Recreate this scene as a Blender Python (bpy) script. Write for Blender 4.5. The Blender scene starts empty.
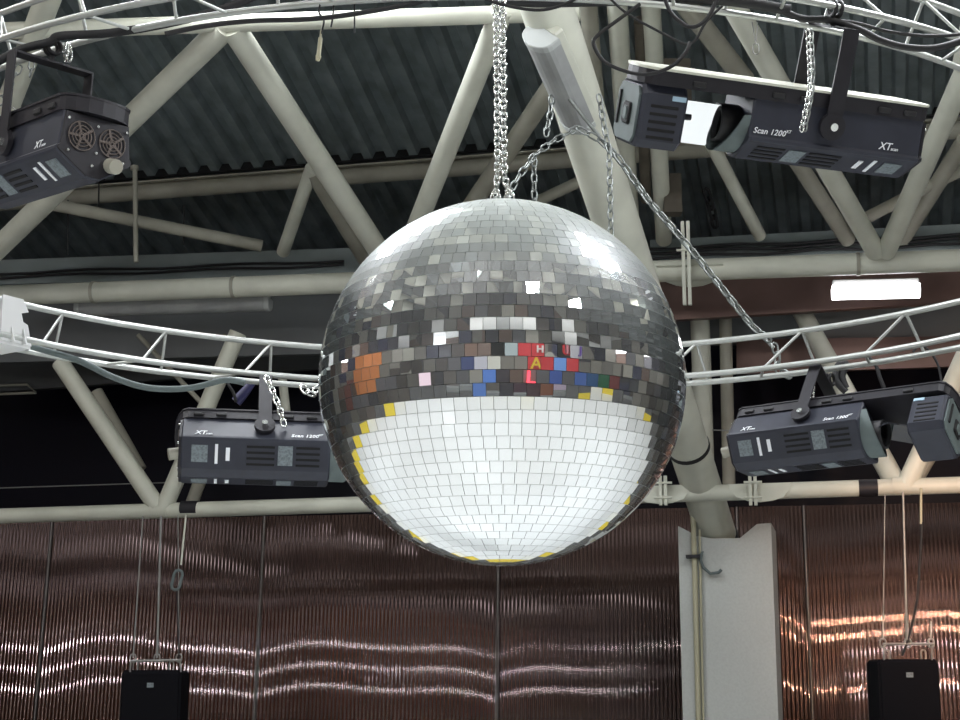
import bpy, math, random
from mathutils import Vector, Matrix
random.seed(7)
PI = math.pi
S = bpy.context.scene
COL = S.collection
CZ = 1.72                       # eye height above the ice
F = 1600.0; PITCH = math.radians(11.85)
R = math.radians

# ------------------------------------------------------------------ camera
cam = bpy.data.objects.new('camera', bpy.data.cameras.new('camera'))
COL.objects.link(cam); cam.location = (0, 0, CZ); cam.rotation_euler = (PI/2 + PITCH, 0, 0)
cam.data.sensor_width = 36; cam.data.lens = F/960*36
cam.data.clip_end = 200; cam.data.clip_start = .05
S.camera = cam
S.view_settings.view_transform = 'Standard'; S.view_settings.look = 'None'
S.view_settings.exposure = 0.0; S.view_settings.gamma = 1.0
S.view_settings.use_curve_mapping = False

def ray(x, y):
    a, b = (x-480)/F, (360-y)/F
    c, s = math.cos(PITCH), math.sin(PITCH)
    return Vector((a, c-b*s, s+b*c))
def yawdir(deg): return Vector((math.cos(R(deg)), -math.sin(R(deg)), 0))
class Plane:
    def __init__(s, p, n): s.p = Vector(p); s.n = Vector(n).normalized()
    def __call__(s, x, y):
        d = ray(x, y); o = Vector((0, 0, CZ))
        return o + d*((s.p-o).dot(s.n)/d.dot(s.n))
def vplane(Y, yaw=10): d = yawdir(yaw); return Plane((0, Y, 0), (d.y*-1, d.x, 0))
def atY(x, y, Y): return Vector((0, 0, CZ)) + ray(x, y)*(Y/ray(x, y).y)
def px(n, Y): return n*Y/F     # size of n pixels at depth Y

# ------------------------------------------------------------------ mesh kit
class MB:
    def __init__(s): s.v = []; s.f = []; s.sm = []; s.mi = []; s.m = 0
    def add(s, vs, fs, smooth=False):
        o = len(s.v); s.v += [Vector(v) for v in vs]
        for f in fs: s.f.append([i+o for i in f]); s.sm.append(smooth); s.mi.append(s.m)
    def box(s, c, size, M=None):
        hx, hy, hz = [q/2 for q in size]; c = Vector(c)
        vs = [Vector((x, y, z)) for x in (-hx, hx) for y in (-hy, hy) for z in (-hz, hz)]
        if M: vs = [M @ v for v in vs]
        s.add([c+v for v in vs], [(0,1,3,2),(4,6,7,5),(0,4,5,1),(2,3,7,6),(0,2,6,4),(1,5,7,3)])
    def bbox(s, c, size, b=.01, M=None):
        """box with chamfered long edges"""
        hx, hy, hz = [q/2 for q in size]
        prof = [(-hy+b, -hz), (hy-b, -hz), (hy, -hz+b), (hy, hz-b), (hy-b, hz), (-hy+b, hz), (-hy, hz-b), (-hy, -hz+b)]
        s.prism(prof, -hx, hx, c, M, b)
    def prism(s, prof, x0, x1, c=(0,0,0), M=None, b=0):
        """profile in the YZ plane swept along X; b tapers the two ends"""
        n = len(prof); cy = sum(p[0] for p in prof)/n; cz = sum(p[1] for p in prof)/n
        rows = [(x0, .0), (x1, .0)] if b <= 0 else [(x0, b), (x0+b, 0), (x1-b, 0), (x1, b)]
        vs = []
        for x, k in rows:
            for (y, z) in prof:
                dy, dz = y-cy, z-cz; L = math.hypot(dy, dz) or 1
                vs.append(Vector((x, y-dy/L*k, z-dz/L*k)))
        if M: vs = [M @ v for v in vs]
        c = Vector(c); fs = []
        for r in range(len(rows)-1):
            for i in range(n): fs.append((r*n+i, r*n+(i+1) % n, (r+1)*n+(i+1) % n, (r+1)*n+i))
        fs.append(tuple(reversed(range(n)))); fs.append(tuple(range((len(rows)-1)*n, len(rows)*n)))
        s.add([c+v for v in vs], fs)
    def tube(s, pts, r, n=10, cap=True, closed=False):
        pts = [Vector(p) for p in pts]; N = len(pts)
        rs = r if isinstance(r, (list, tuple)) else [r]*N
        up = None; vs = []
        for i, p in enumerate(pts):
            if closed: t = pts[(i+1) % N]-pts[i-1]
            else: t = pts[min(i+1, N-1)]-pts[max(i-1, 0)]
            t.normalize()
            if up is None:
                a = Vector((0, 0, 1)) if abs(t.z) < .9 else Vector((1, 0, 0)); up = t.cross(a).normalized()
            up = (up-t*up.dot(t)).normalized(); w = t.cross(up)
            for k in range(n):
                a = 2*PI*k/n; vs.append(p+(up*math.cos(a)+w*math.sin(a))*rs[i])
        fs = []
        for i in range(N if closed else N-1):
            j = (i+1) % N
            for k in range(n): fs.append((i*n+k, i*n+(k+1) % n, j*n+(k+1) % n, j*n+k))
        s.add(vs, fs, True)
        if cap and not closed:
            s.add(vs[:n], [tuple(range(n))]); s.add(vs[-n:], [tuple(range(n))])
    def lathe(s, prof, c=(0,0,0), n=24, M=None):
        """prof = [(r, z)...] turned about Z"""
        vs = []
        for (r_, z) in prof:
            for k in range(n): a = 2*PI*k/n; vs.append(Vector((r_*math.cos(a), r_*math.sin(a), z)))
        if M: vs = [M @ v for v in vs]
        fs = [(i*n+k, i*n+(k+1) % n, (i+1)*n+(k+1) % n, (i+1)*n+k) for i in range(len(prof)-1) for k in range(n)]
        s.add([Vector(c)+v for v in vs], fs, True)
    def extrude_poly(s, pts, vec):
        pts = [Vector(p) for p in pts]; n = len(pts); vec = Vector(vec)
        s.add(pts+[p+vec for p in pts], [tuple(range(n)), tuple(reversed(range(n, 2*n)))] +
              [(i, (i+1) % n, n+(i+1) % n, n+i) for i in range(n)])
    def link(s, c, t, side, L, W, r, n=6):
        """one oval chain link: t along, side across"""
        t = Vector(t).normalized(); side = Vector(side); side = (side-t*side.dot(t)).normalized()
        a = (L-W)/2; pts = []
        for k in range(5): q = -PI/2+PI*k/4; pts.append(Vector(c)+t*(a+math.cos(q)*(W/2))+side*(math.sin(q)*W/2))
        for k in range(5): q = PI/2+PI*k/4; pts.append(Vector(c)+t*(-a+math.cos(q)*(W/2))+side*(math.sin(q)*W/2))
        s.tube(pts, r, n, closed=True)
    def chain(s, pts, L=.05, W=.03, r=.005):
        pts = [Vector(p) for p in pts]; seg = []
        d = 0; tot = sum((pts[i+1]-pts[i]).length for i in range(len(pts)-1))
        pitch = L-2*r-.001; k = 0; d = pitch/2
        while d < tot:
            q = d
            for i in range(len(pts)-1):
                l = (pts[i+1]-pts[i]).length
                if q <= l or i == len(pts)-2: c = pts[i].lerp(pts[i+1], q/l); t = pts[i+1]-pts[i]; break
                q -= l
            t.normalize(); a = Vector((1, 0, 0)) if abs(t.x) < .8 else Vector((0, 0, 1))
            u = t.cross(a).normalized(); w = t.cross(u); an = PI/4+.25+(PI/2)*(k % 2)
            s.link(c, t, u*math.cos(an)+w*math.sin(an), L, W, r); d += pitch; k += 1
    def build(s, name, mats, parent=None, loc=None):
        me = bpy.data.meshes.new(name)
        L = Vector(loc) if loc is not None else Vector((0, 0, 0))
        me.from_pydata([tuple(v-L) for v in s.v], [], s.f)
        me.polygons.foreach_set('use_smooth', s.sm)
        if not isinstance(mats, (list, tuple)): mats = [mats]
        for m in mats: me.materials.append(m)
        me.polygons.foreach_set('material_index', s.mi)
        me.update()
        o = bpy.data.objects.new(name, me); COL.objects.link(o)
        if parent: o.parent = parent
        if loc is not None: o.location = L
        return o

def tag(o, label, cat, group=None, kind=None):
    o['label'] = label; o['category'] = cat
    if group: o['group'] = group
    if kind: o['kind'] = kind
    return o
def empty(name, loc=(0,0,0), rz=0): 
    o = bpy.data.objects.new(name, None); COL.objects.link(o); o.location = loc; o.rotation_euler = (0, 0, rz); o.empty_display_size = .1
    return o
def struct(o): o['kind'] = 'structure'; return o
def copy_tree(o, parent=None):
    c = o.copy(); COL.objects.link(c); c.parent = parent
    for ch in list(o.children): copy_tree(ch, c)
    return c
def one(name, mb, mat, label, cat, group=None, loc=None):
    if loc is None:
        n = len(mb.v); c = sum(mb.v, Vector())/n; loc = Vector((c.x, c.y, min(v.z for v in mb.v)))
    return tag(mb.build(name, mat, None, loc), label, cat, group)
def text_mesh(body, size, depth=.002, shear=0.0, spacing=1.0):
    cu = bpy.data.curves.new('lettering', 'FONT'); cu.body = body; cu.size = size; cu.extrude = depth
    cu.shear = shear; cu.offset = size*.012; cu.space_character = spacing; cu.resolution_u = 3
    o = bpy.data.objects.new('lettering', cu); COL.objects.link(o)
    dg = bpy.context.evaluated_depsgraph_get()
    me = bpy.data.meshes.new_from_object(o.evaluated_get(dg)); me.name = 'lettering'
    bpy.data.objects.remove(o); bpy.data.curves.remove(cu)
    return me

# ------------------------------------------------------------------ materials
def mat(name, col, rough=.5, metal=0.0, var=.0, scale=6.0, bump=0.0, emis=None, es=0, spec=.5, dirt=None):
    m = bpy.data.materials.new(name); m.use_nodes = True; nt = m.node_tree; b = nt.nodes['Principled BSDF']
    b.inputs['Base Color'].default_value = (*col, 1); b.inputs['Roughness'].default_value = rough
    b.inputs['Metallic'].default_value = metal; b.inputs['Specular IOR Level'].default_value = spec
    if emis: b.inputs['Emission Color'].default_value = (*emis, 1); b.inputs['Emission Strength'].default_value = es
    if var or bump or dirt:
        tc = nt.nodes.new('ShaderNodeTexCoord'); no = nt.nodes.new('ShaderNodeTexNoise')
        no.inputs['Scale'].default_value = scale; no.inputs['Detail'].default_value = 5
        nt.links.new(tc.outputs['Object'], no.inputs['Vector'])
        if var or dirt:
            r = nt.nodes.new('ShaderNodeValToRGB'); d = dirt or tuple(c*(1-var) for c in col)
            r.color_ramp.elements[0].position = .33; r.color_ramp.elements[1].position = .62
            r.color_ramp.elements[0].color = (*d, 1); r.color_ramp.elements[1].color = (*col, 1)
            nt.links.new(no.outputs['Fac'], r.inputs['Fac']); nt.links.new(r.outputs['Color'], b.inputs['Base Color'])
        if bump:
            bp = nt.nodes.new('ShaderNodeBump'); bp.inputs['Strength'].default_value = bump; bp.inputs['Distance'].default_value = .01
            nt.links.new(no.outputs['Fac'], bp.inputs['Height']); nt.links.new(bp.outputs['Normal'], b.inputs['Normal'])
    return m
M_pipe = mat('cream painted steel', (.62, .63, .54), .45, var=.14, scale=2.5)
M_pipe2 = mat('darker painted steel', (.36, .35, .29), .6, var=.25, scale=2)
M_brown = mat('brown primed steel', (.10, .085, .065), .7, var=.3)
M_alu = mat('brushed aluminium tube', (.50, .52, .50), .38, metal=.55, var=.12, scale=9)
M_zinc = mat('zinc plated steel', (.86, .88, .86), .22, metal=.95, var=.1, scale=30)
M_zincdull = mat('dull galvanised chain', (.27, .29, .28), .4, metal=.8, var=.2, scale=30)
M_deck = mat('grey green roof sheet', (.21, .25, .26), .45, metal=.3, var=.35, scale=3)
M_beam = mat('grey blue beam paint', (.19, .225, .225), .6, var=.15, scale=2)
M_panel = mat('dark grey fascia panel', (.155, .165, .17), .6, var=.12, scale=1.5)
M_panel2 = mat('darker grey fascia', (.075, .08, .082), .6, var=.2, scale=1.5)
M_red = mat('reddish lit fascia', (.17, .105, .09), .35, metal=.5, var=.25, scale=2)  # reddish light on the right fascia is put into this colour
M_void = mat('dark gallery glass', (.004, .004, .010), .4, spec=.12)
M_black = mat('black plastic', (.020, .019, .024), .5, spec=.3, var=.2, scale=12)
M_black2 = mat('matt black rubber', (.010, .010, .012), .6)
M_case = mat('dark charcoal casing', (.032, .035, .050), .45, spec=.35, var=.15, scale=8)
M_casegrey = mat('grey casing plate', (.13, .16, .16), .65, spec=.2, var=.12, scale=8)
M_slot = mat('deep vent black', (.004, .004, .005), .8)
M_label = mat('white lettering', (.85, .88, .92), .5, emis=None)
M_sticker = mat('grey printed sticker', (.20, .24, .26), .5, var=.45, scale=60)
M_bluelab = mat('pale blue badge', (.35, .5, .62), .5)
M_concrete = mat('painted concrete', (.50, .52, .50), .8, var=.08, scale=40, bump=.15)
M_conduit = mat('yellowed conduit', (.42, .40, .28), .5)
M_wire = mat('grey steel wire', (.30, .30, .29), .4, metal=.6)
M_diff = mat('milky lamp cover', (.33, .34, .335), .3, var=.2, scale=4)
M_diffend = mat('lamp end cap', (.40, .42, .41), .4)
M_ice = mat('white ice', (.77, .80, .81), .35, var=.02, scale=1)
M_yellow = mat('yellow kick strip', (.80, .62, .02), .5)
M_board = mat('dark grey rink board', (.06, .06, .065), .5)
M_roomwall = mat('room wall', (.21, .205, .19), .7, scale=.9, dirt=(.03, .03, .035))
def patch_mat():
    m = mat('patchwork of wall sheets', (.2, .2, .2), .7); nt = m.node_tree; N = nt.nodes.new; L = nt.links.new
    tc = N('ShaderNodeTexCoord'); v = N('ShaderNodeTexVoronoi'); v.distance = 'CHEBYCHEV'; v.inputs['Scale'].default_value = .75; v.inputs['Randomness'].default_value = .6
    r = N('ShaderNodeValToRGB'); r.color_ramp.interpolation = 'CONSTANT'; sp = N('ShaderNodeSeparateColor')
    cs = [(.02, .02, .03), (.17, .16, .14), (.05, .04, .035), (.10, .10, .11), (.26, .25, .22), (.012, .015, .05), (.13, .08, .06), (.33, .32, .28), (.04, .045, .05)]
    el = r.color_ramp.elements
    el[0].position = 0; el[0].color = (*cs[0], 1); el[1].position = .95; el[1].color = (*cs[-1], 1)
    for i, c in enumerate(cs[1:-1]): e = el.new((i+1)/8.5); e.color = (*c, 1)
    L(tc.outputs['Object'], v.inputs['Vector']); L(v.outputs['Color'], sp.inputs[0]); L(sp.outputs[0], r.inputs[0]); L(r.outputs[0], nt.nodes['Principled BSDF'].inputs['Base Color'])
    return m
M_patch = patch_mat()
M_hallfloor = mat('hall floor', (.09, .08, .07), .6, var=.3, scale=2)
M_white = mat('white joint plate', (.68, .69, .69), .5)
def emit(name, col, st):
    m = bpy.data.materials.new(name); m.use_nodes = True; nt = m.node_tree; nt.nodes.clear()
    e = nt.nodes.new('ShaderNodeEmission'); e.inputs[0].default_value = (*col, 1); e.inputs[1].default_value = st
    o = nt.nodes.new('ShaderNodeOutputMaterial'); nt.links.new(e.outputs[0], o.inputs[0]); return m
E_tube = emit('lit fluorescent tube', (1, .97, 1), 9)
E_bay = emit('high bay lamp light', (1, .98, .95), 225)
E_strip = emit('strip light', (.95, .97, 1), 260)
E_warm = emit('warm lamp light', (1, .62, .42), 2600)
E_neon = emit('red neon', (1, .05, .08), 3.5)
E_pink = emit('pale pink screen', (1, .78, .88), .95)

# mirror tiles: clean silver plus a thin film of dust
def mirror_mat():
    m = bpy.data.materials.new('mirror tile glass'); m.use_nodes = True; nt = m.node_tree; nt.nodes.clear()
    N = nt.nodes.new; L = nt.links.new
    o = N('ShaderNodeOutputMaterial')
    g = N('ShaderNodeBsdfAnisotropic'); g.distribution = 'GGX'
    g.inputs['Color'].default_value = (.93, .95, .95, 1); g.inputs['Roughness'].default_value = .010
    h = N('ShaderNodeBsdfAnisotropic'); h.distribution = 'GGX'
    h.inputs['Color'].default_value = (.93, .95, .97, 1); h.inputs['Roughness'].default_value = .42
    d = N('ShaderNodeBsdfDiffuse'); d.inputs['Color'].default_value = (.70, .76, .74, 1)
    a = N('ShaderNodeMixShader')
    b = N('ShaderNodeMixShader')
    # dust settles on tiles that face upwards
    geo = N('ShaderNodeNewGeometry'); sx = N('ShaderNodeSeparateXYZ'); mr = N('ShaderNodeMapRange')
    L(geo.outputs['True Normal'], sx.inputs[0]); L(sx.outputs['Z'], mr.inputs['Value'])
    mr.inputs['From Min'].default_value = .35; mr.inputs['From Max'].default_value = 1.0
    mr.inputs['To Min'].default_value = .03; mr.inputs['To Max'].default_value = .75
    m2 = N('ShaderNodeMapRange'); L(sx.outputs['Z'], m2.inputs['Value'])
    m2.inputs['From Min'].default_value = .2; m2.inputs['From Max'].default_value = .75; m2.inputs['To Min'].default_value = .07; m2.inputs['To Max'].default_value = .30
    L(m2.outputs[0], a.inputs[0])
    L(g.outputs[0], a.inputs[1]); L(h.outputs[0], a.inputs[2])
    L(mr.outputs[0], b.inputs[0]); L(a.outputs[0], b.inputs[1]); L(d.outputs[0], b.inputs[2]); L(b.outputs[0], o.inputs[0])
    return m
M_mirror = mirror_mat()

# ================================================================== mirror ball
BC = Vector((.120, 8.590, CZ+1.679)); BR = 1.0
NROW = 48; tiles = []                      # (lat, lon, normal)
ball = empty('mirror_ball', BC-Vector((0, 0, BR)))
tag(ball, 'huge mirror ball covered in small square mirrors, hanging on a bright chain', 'disco ball')
core = MB(); prof = [(max(.0001, .985*math.cos(R(-90+180*i/36))), .985*math.sin(R(-90+180*i/36))) for i in range(37)]
core.lathe(prof, BC, 72)
core.build('sphere_core', M_board, ball).matrix_parent_inverse = ball.matrix_basis.inverted()
tm = MB(); rnd = random.Random(11)
for r_ in range(NROW):
    l0 = -90+180*r_/NROW; l1 = l0+180/NROW; lm = (l0+l1)/2
    n = max(4, round(96*math.cos(R(lm)))); off = rnd.random()*360/n
    for k in range(n):
        lo = off+360*k/n
        ja, jb = rnd.gauss(0, .22), rnd.gauss(0, .22)
        if rnd.random() < .03: ja *= 4; jb *= 4
        la_, lo_ = R(lm), R(lo)
        nrm = Vector((math.cos(la_)*math.sin(lo_), -math.cos(la_)*math.cos(lo_), math.sin(la_)))
        e = Vector((math.cos(lo_), math.sin(lo_), 0)); u = nrm.cross(e)
        if u.z < 0: u = -u
        n2 = (nrm+e*math.tan(R(ja))+u*math.tan(R(jb))).normalized()
        e2 = (e-n2*e.dot(n2)).normalized(); u2 = n2.cross(e2)
        if u2.dot(u) < 0: u2 = -u2
        hw = PI*math.cos(la_)/n*BR*.968; hh = PI/NROW/2*BR*.966
        wb = hw*math.cos(R(l0))/max(math.cos(la_), 1e-3) if 0 < r_ < NROW-1 else hw
        wt = hw*math.cos(R(l1))/max(math.cos(la_), 1e-3) if 0 < r_ < NROW-1 else hw
        c = BC+nrm*BR*.9995; th = n2*.012
        q = [c-e2*wb-u2*hh, c+e2*wb-u2*hh, c+e2*wt+u2*hh, c-e2*wt+u2*hh]
        tm.add([p-th for p in q]+q, [(4,5,6,7), (0,1,5,4), (1,2,6,5), (2,3,7,6), (3,0,4,7)])
        tiles.append((r_, lm, c, n2))
tm.build('mirror_tiles', M_mirror, ball).matrix_parent_inverse = ball.matrix_basis.inverted()
hg = MB(); hg.lathe([(.0, 1.0), (.075, 1.0), (.075, 1.02), (.0, 1.025)], BC, 20)
for dx in (-.033, .045):
    hg.link(BC+Vector((dx, 0, 1.045)), (0, 0, 1), (1, 0, .3), .075, .05, .008)
hg.build('hanging_plate', M_zinc, ball).matrix_parent_inverse = ball.matrix_basis.inverted()

def tile_ray(x, y):
    """where a mirror tile seen at this pixel looks to"""
    d = ray(x, y).normalized(); o = Vector((0, 0, CZ)); oc = o-BC
    b = oc.dot(d); P = o+d*(-b-math.sqrt(b*b-(oc.dot(oc)-1)))
    t = min(tiles, key=lambda t: (t[2]-P).length)
    dd = (t[2]-o).normalized(); return t[2], dd-t[3]*2*dd.dot(t[3])

ch = MB()
T0 = CZ+3.99
ch.chain([BC+Vector((-.033, 0, 1.06)), BC+Vector((-.022, 0, 1.18)), (BC.x-.026, BC.y, T0)], .052, .036, .0062)
ch.chain([BC+Vector((.045, 0, 1.06)), BC+Vector((.018, .02, 1.18)), (BC.x+.010, BC.y+.02, T0)], .052, .036, .0062)
one('hanging_chain', ch, M_zinc, 'bright doubled steel chain that carries the mirror ball', 'chain')

# ================================================================== room shell
ice = MB()
def rink(inset=0.0, n=8):
    x0, x1, y0, y1, r_ = -10.5+inset, 17.0-inset, -.35+inset, 13.85-inset, 3.2-inset
    pts = []
    for (cx, cy, a0) in ((x1-r_, y1-r_, 0), (x0+r_, y1-r_, 90), (x0+r_, y0+r_, 180), (x1-r_, y0+r_, 270)):
        for k in range(n+1): a = R(a0+90*k/n); pts.append((cx+r_*math.cos(a), cy+r_*math.sin(a)))
    return pts
rp = rink()
ice.add([(x, y, 0) for x, y in rp], [tuple(range(len(rp)))])
struct(ice.build('floor_ice', M_ice))
fl = MB(); fl.box((2, 9, -.06), (46, 34, .1)); struct(fl.build('floor', M_hallfloor))
def ringwall(z0, z1, t, name, m, parent):
    b = MB(); a = rink(); c = rink(-t); n = len(a)
    vs = [(x, y, z) for (x, y) in a for z in (z0, z1)]+[(x, y, z) for (x, y) in c for z in (z0, z1)]
    fs = []
    for i in range(n):
        j = (i+1) % n
        fs += [(2*i, 2*j, 2*j+1, 2*i+1), (2*n+2*i, 2*n+2*i+1, 2*n+2*j+1, 2*n+2*j), (2*i+1, 2*j+1, 2*n+2*j+1, 2*n+2*i+1)]
    b.add(vs, fs); return b.build(name, m, parent)
rb = empty('rink_barrier', (0, 0, 0)); tag(rb, 'low dark barrier with a yellow kick strip running all around the white ice', 'barrier')
ringwall(0, .26, .06, 'kick_strip', M_yellow, rb)
ringwall(.26, .74, .05, 'board', M_board, rb)
ringwall(.74, .79, .07, 'cap_rail', M_panel, rb)

# corrugated roof sheet, falling away from the camera
A0 = R(13.3); SL = R(15.7)
D1 = Vector((math.sin(A0)*math.cos(SL), math.cos(A0)*math.cos(SL), -math.sin(SL))); D2 = Vector((math.cos(A0), -math.sin(A0), 0))
RN = D1.cross(D2).normalized()
if RN.z < 0: RN = -RN
RP = Vector((0, 19.3, CZ+6.70)); roofp = Plane(RP, RN)
dk = MB(); pitch = .30; prof = [(0, 0), (.11, 0), (.15, .10), (.26, .10)]
us = []
for i in range(-62, 78):
    for (a, h) in prof: us.append((i*pitch+a, h))
vs = []
for v in (-24, 7.2):
    for (u, h) in us: vs.append(RP+D2*u+D1*v+RN*h)
n = len(us); dk.add(vs, [(i, i+1, n+i+1, n+i) for i in range(n-1)])
struct(dk.build('ceiling', M_deck))

wl = MB(); wl.box((-17.2, 9, 6), (.3, 30, 14)); struct(wl.build('wall_left', M_patch))
wr = MB(); wr.box((22.2, 9, 6), (.3, 30, 14)); struct(wr.build('wall_right', M_patch))
wb_ = MB(); wb_.box((2.5, -3.9, 7), (40, .3, 16)); struct(wb_.build('wall_back', M_patch))

# dark gallery glass band high on the far side
pv = vplane(23.0)
v = MB(); q = [pv(-400, 300), pv(1350, 300), pv(1350, 560), pv(-400, 560)]
v.extrude_poly(q, (0, .2, 0)); struct(v.build('window_1', M_void))

# polished ribbed cladding, every rib real, each panel a little bowed
def cladding():
    pw = vplane(21.0); x0, x1 = -7.0, 11.0; d = yawdir(10); nn = Vector((-d.y, d.x, 0)); base = Vector((0, 21, 0))
    joints = []
    u = pw(38, 600); 
    def U(x): return (pw(x, 600)-base).dot(d)
    joints = [U(38)-6.1, U(38)-3.05, U(38), U(255), U(495), U(808)-1.6 if False else U(735)+.05, U(808)]
    k = U(808)
    while k < 12: k += 3.05; joints.append(k)
    lean = math.tan(R(4.5)); ztop = 4.12; zs = [-.0+ztop*i/14 for i in range(15)]
    rp_ = .052; seg = 8
    b = MB()
    for j in range(len(joints)-1):
        a, c = joints[j]+.012, joints[j+1]-.012; W = c-a
        n = int(W/rp_*seg); vs = []; amp = .0027
        ph = rnd.uniform(-.3, .3); bw = rnd.uniform(.8, 1.1)
        for z in zs:
            for i in range(n+1):
                t = i/n; uu = a+W*t
                tilt = -.0085*bw*(1-(2*t-1+ph*.6)**2)+.0020*math.sin(t*9+j)
                dep = z*lean+(z-2.2)*tilt
                dep += amp*math.sin(2*PI*uu/rp_)
                vs.append(base+d*uu+nn*dep+Vector((0, 0, z)))
        m = n+1
        b.add(vs, [(r*m+i, r*m+i+1, (r+1)*m+i+1, (r+1)*m+i) for r in range(len(zs)-1) for i in range(n)], True)
    return b, joints, base, d, nn, lean, ztop
def clad_mat():
    m = bpy.data.materials.new('polished ribbed steel'); m.use_nodes = True; nt = m.node_tree; nt.nodes.clear()
    N = nt.nodes.new; L = nt.links.new; o = N('ShaderNodeOutputMaterial')
    g = N('ShaderNodeBsdfAnisotropic'); g.distribution = 'GGX'; g.inputs['Color'].default_value = (.078, .062, .062, 1); g.inputs['Roughness'].default_value = .03
    h = N('ShaderNodeBsdfAnisotropic'); h.distribution = 'GGX'; h.inputs['Color'].default_value = (.50, .32, .27, 1); h.inputs['Roughness'].default_value = .24
    a = N('ShaderNodeMixShader'); a.inputs[0].default_value = .085
    L(g.outputs[0], a.inputs[1]); L(h.outputs[0], a.inputs[2]); L(a.outputs[0], o.inputs[0]); return m
M_clad = clad_mat()
cl, joints, cb, cd, cn, lean, ztop = cladding()
ztop_px = pv(480, 508).z
struct(cl.build('wall_far', M_clad))
tr = MB()
for u in joints[1:-1]:
    p0 = cb+cd*u-cn*.012; tr.tube([p0, p0+Vector((0, 0, ztop))+cn*(lean*ztop)], .022, 8)
struct(tr.build('trim_1', mat('cladding joint strip', (.16, .145, .14), .35, metal=.9)))

# ================================================================== fascias and beams between roof and gallery
def pxbox(name, plane, pts, depth, m):
    b = MB(); q = [plane(*p) for p in pts]; b.extrude_poly(q, Vector((math.sin(R(10)), math.cos(R(10)), 0))*depth); return b.build(name, m)
fa = vplane(20.2)
o = pxbox('fascia_panel', fa, [(-60, 290), (640, 268), (640, 345), (-60, 364)], .12, M_panel)
tag(o, 'long grey fascia panel under the cream main pipe, left of the mirror ball', 'panel')
fb = vplane(21.3)
o = pxbox('fascia_panel', fb, [(-60, 340), (660, 325), (660, 352), (345, 362), (345, 366), (-60, 396)], .12, M_panel2)
tag(o, 'darker grey fascia panel set back below the long grey one at left', 'panel')
o = pxbox('fascia_panel', fa, [(640, 268), (1020, 256), (1020, 298), (640, 322)], .12, M_red)
tag(o, 'reddish lit fascia panel behind the lit tube lamp at right', 'panel')
o = pxbox('fascia_panel', fb, [(660, 300), (1020, 285), (1020, 338), (660, 345)], .12, M_panel)
tag(o, 'blue grey recessed panel between the two reddish lit fascias', 'panel')
o = pxbox('fascia_panel', fb, [(735, 342), (1020, 337), (1020, 366), (735, 376)], .10, M_red)
o.location.y -= .13
tag(o, 'lower reddish lit fascia panel above the right hand dark opening', 'panel')
fc = vplane(19.0)
o = pxbox('steel_beam', fc, [(-60, 262), (640, 238), (640, 266), (-60, 286)], .25, M_beam)
tag(o, 'grey blue steel beam running level behind the cream main pipe at left', 'beam')
o = pxbox('steel_beam', fc, [(650, 240), (1020, 221), (1020, 249), (650, 264)], .25, M_beam)
tag(o, 'grey blue steel beam carrying dark cables behind the main pipe at right', 'beam')
b = MB()
for dy, a in ((0, 0), (4, .6), (9, 1.4)):
    b.tube([fc(645+i*24, 250-i*1.05+dy+1.2*math.sin(i*1.3+a))-Vector((0, .04, 0)) for i in range(16)], .018, 6)
one('beam_cable', b, M_black2, 'bundle of dark cables lying along the grey blue beam at right', 'cable')
b = MB()
for dy, a in ((0, 0), (4, .9)):
    b.tube([fc(-20+i*26, 275-i*.95+dy+1.0*math.sin(i*1.1+a))-Vector((0, .04, 0)) for i in range(15)], .016, 6)
one('beam_cable', b, M_black2, 'pair of dark cables lying along the grey blue beam at left', 'cable')

# ================================================================== big tube trusses
d10 = yawdir(10)
pa, pb_ = Vector((0, 18, CZ+4.75)), Vector((0, 14, CZ+6.17))
PA = Plane(pa, d10.cross(pb_-pa)); PA2 = Plane(pa+Vector((0, 2.0, .15)), d10.cross(pb_-pa)); PB = vplane(18.0); PB2 = vplane(19.2)
def pipe(name, plane, a, b_, w, m=M_pipe, parent=None, label=None):
    p, q = plane(*a), plane(*b_); mid = (p.y+q.y)/2; mb = MB()
    mb.tube([p.lerp(q, t/4) for t in range(5)], px(w, mid)/2*1.0, 20)
    o = mb.build(name, m, parent)
    return o
truss = empty('roof_truss', pa); tag(truss, 'cream tube roof truss with fat pipe chords and slanting pipes across the whole view', 'truss')
truss.location = (0, 0, 0)
pipe('top_chord', PA, (-60, 33), (580, 12), 19, parent=truss)
pipe('main_chord', PA, (-60, 298), (1020, 258), 22, parent=truss)
for a, b_, w in (((226, 26), (-40, 285), 24), ((232, 26), (398, 280), 24), ((503, 8), (400, 268), 22), ((52, -12), (-2, 132), 26),
                 ((722, -14), (876, 252), 23), ((968, 66), (886, 252), 22), ((980, -20), (962, 66), 22)):
    pipe('diagonal_pipe', PA, a, b_, w, parent=truss)
pipe('lower_chord', PB, (-60, 518), (1020, 483), 16, parent=truss)
for a, b_, w in (((60, 362), (158, 508), 18), ((238, 333), (164, 508), 18), ((968, 350), (906, 486), 20)):
    pipe('web_pipe', PB, a, b_, w, parent=truss)
PW = Plane((0, 18, CZ+2.16), d10.cross(Vector((0, 2.6, 2.61))))
pipe('web_pipe', PW, (782, 276), (897, 486), 20, parent=truss)
PU = vplane(20.7)
# sleeves at the nodes
for (x, y, w) in ((160, 510, 18), (190, 509, 17), (901, 486, 18), (868, 488, 17)):
    mb = MB(); c = PB(x, y); mb.tube([c-d10*.1, c+d10*.1], px(w, 18)/2, 20)
    mb.build('sleeve', M_black if x in (190, 868) else M_pipe, truss)
for x in (858, 94, 234):
    mb = MB(); y = 298-(x+60)*40/1080; c = PA(x, y); mb.tube([c-d10*.02, c+d10*.02], px(24, 18)/2, 20); mb.build('weld_ring', M_pipe2, truss)
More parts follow.
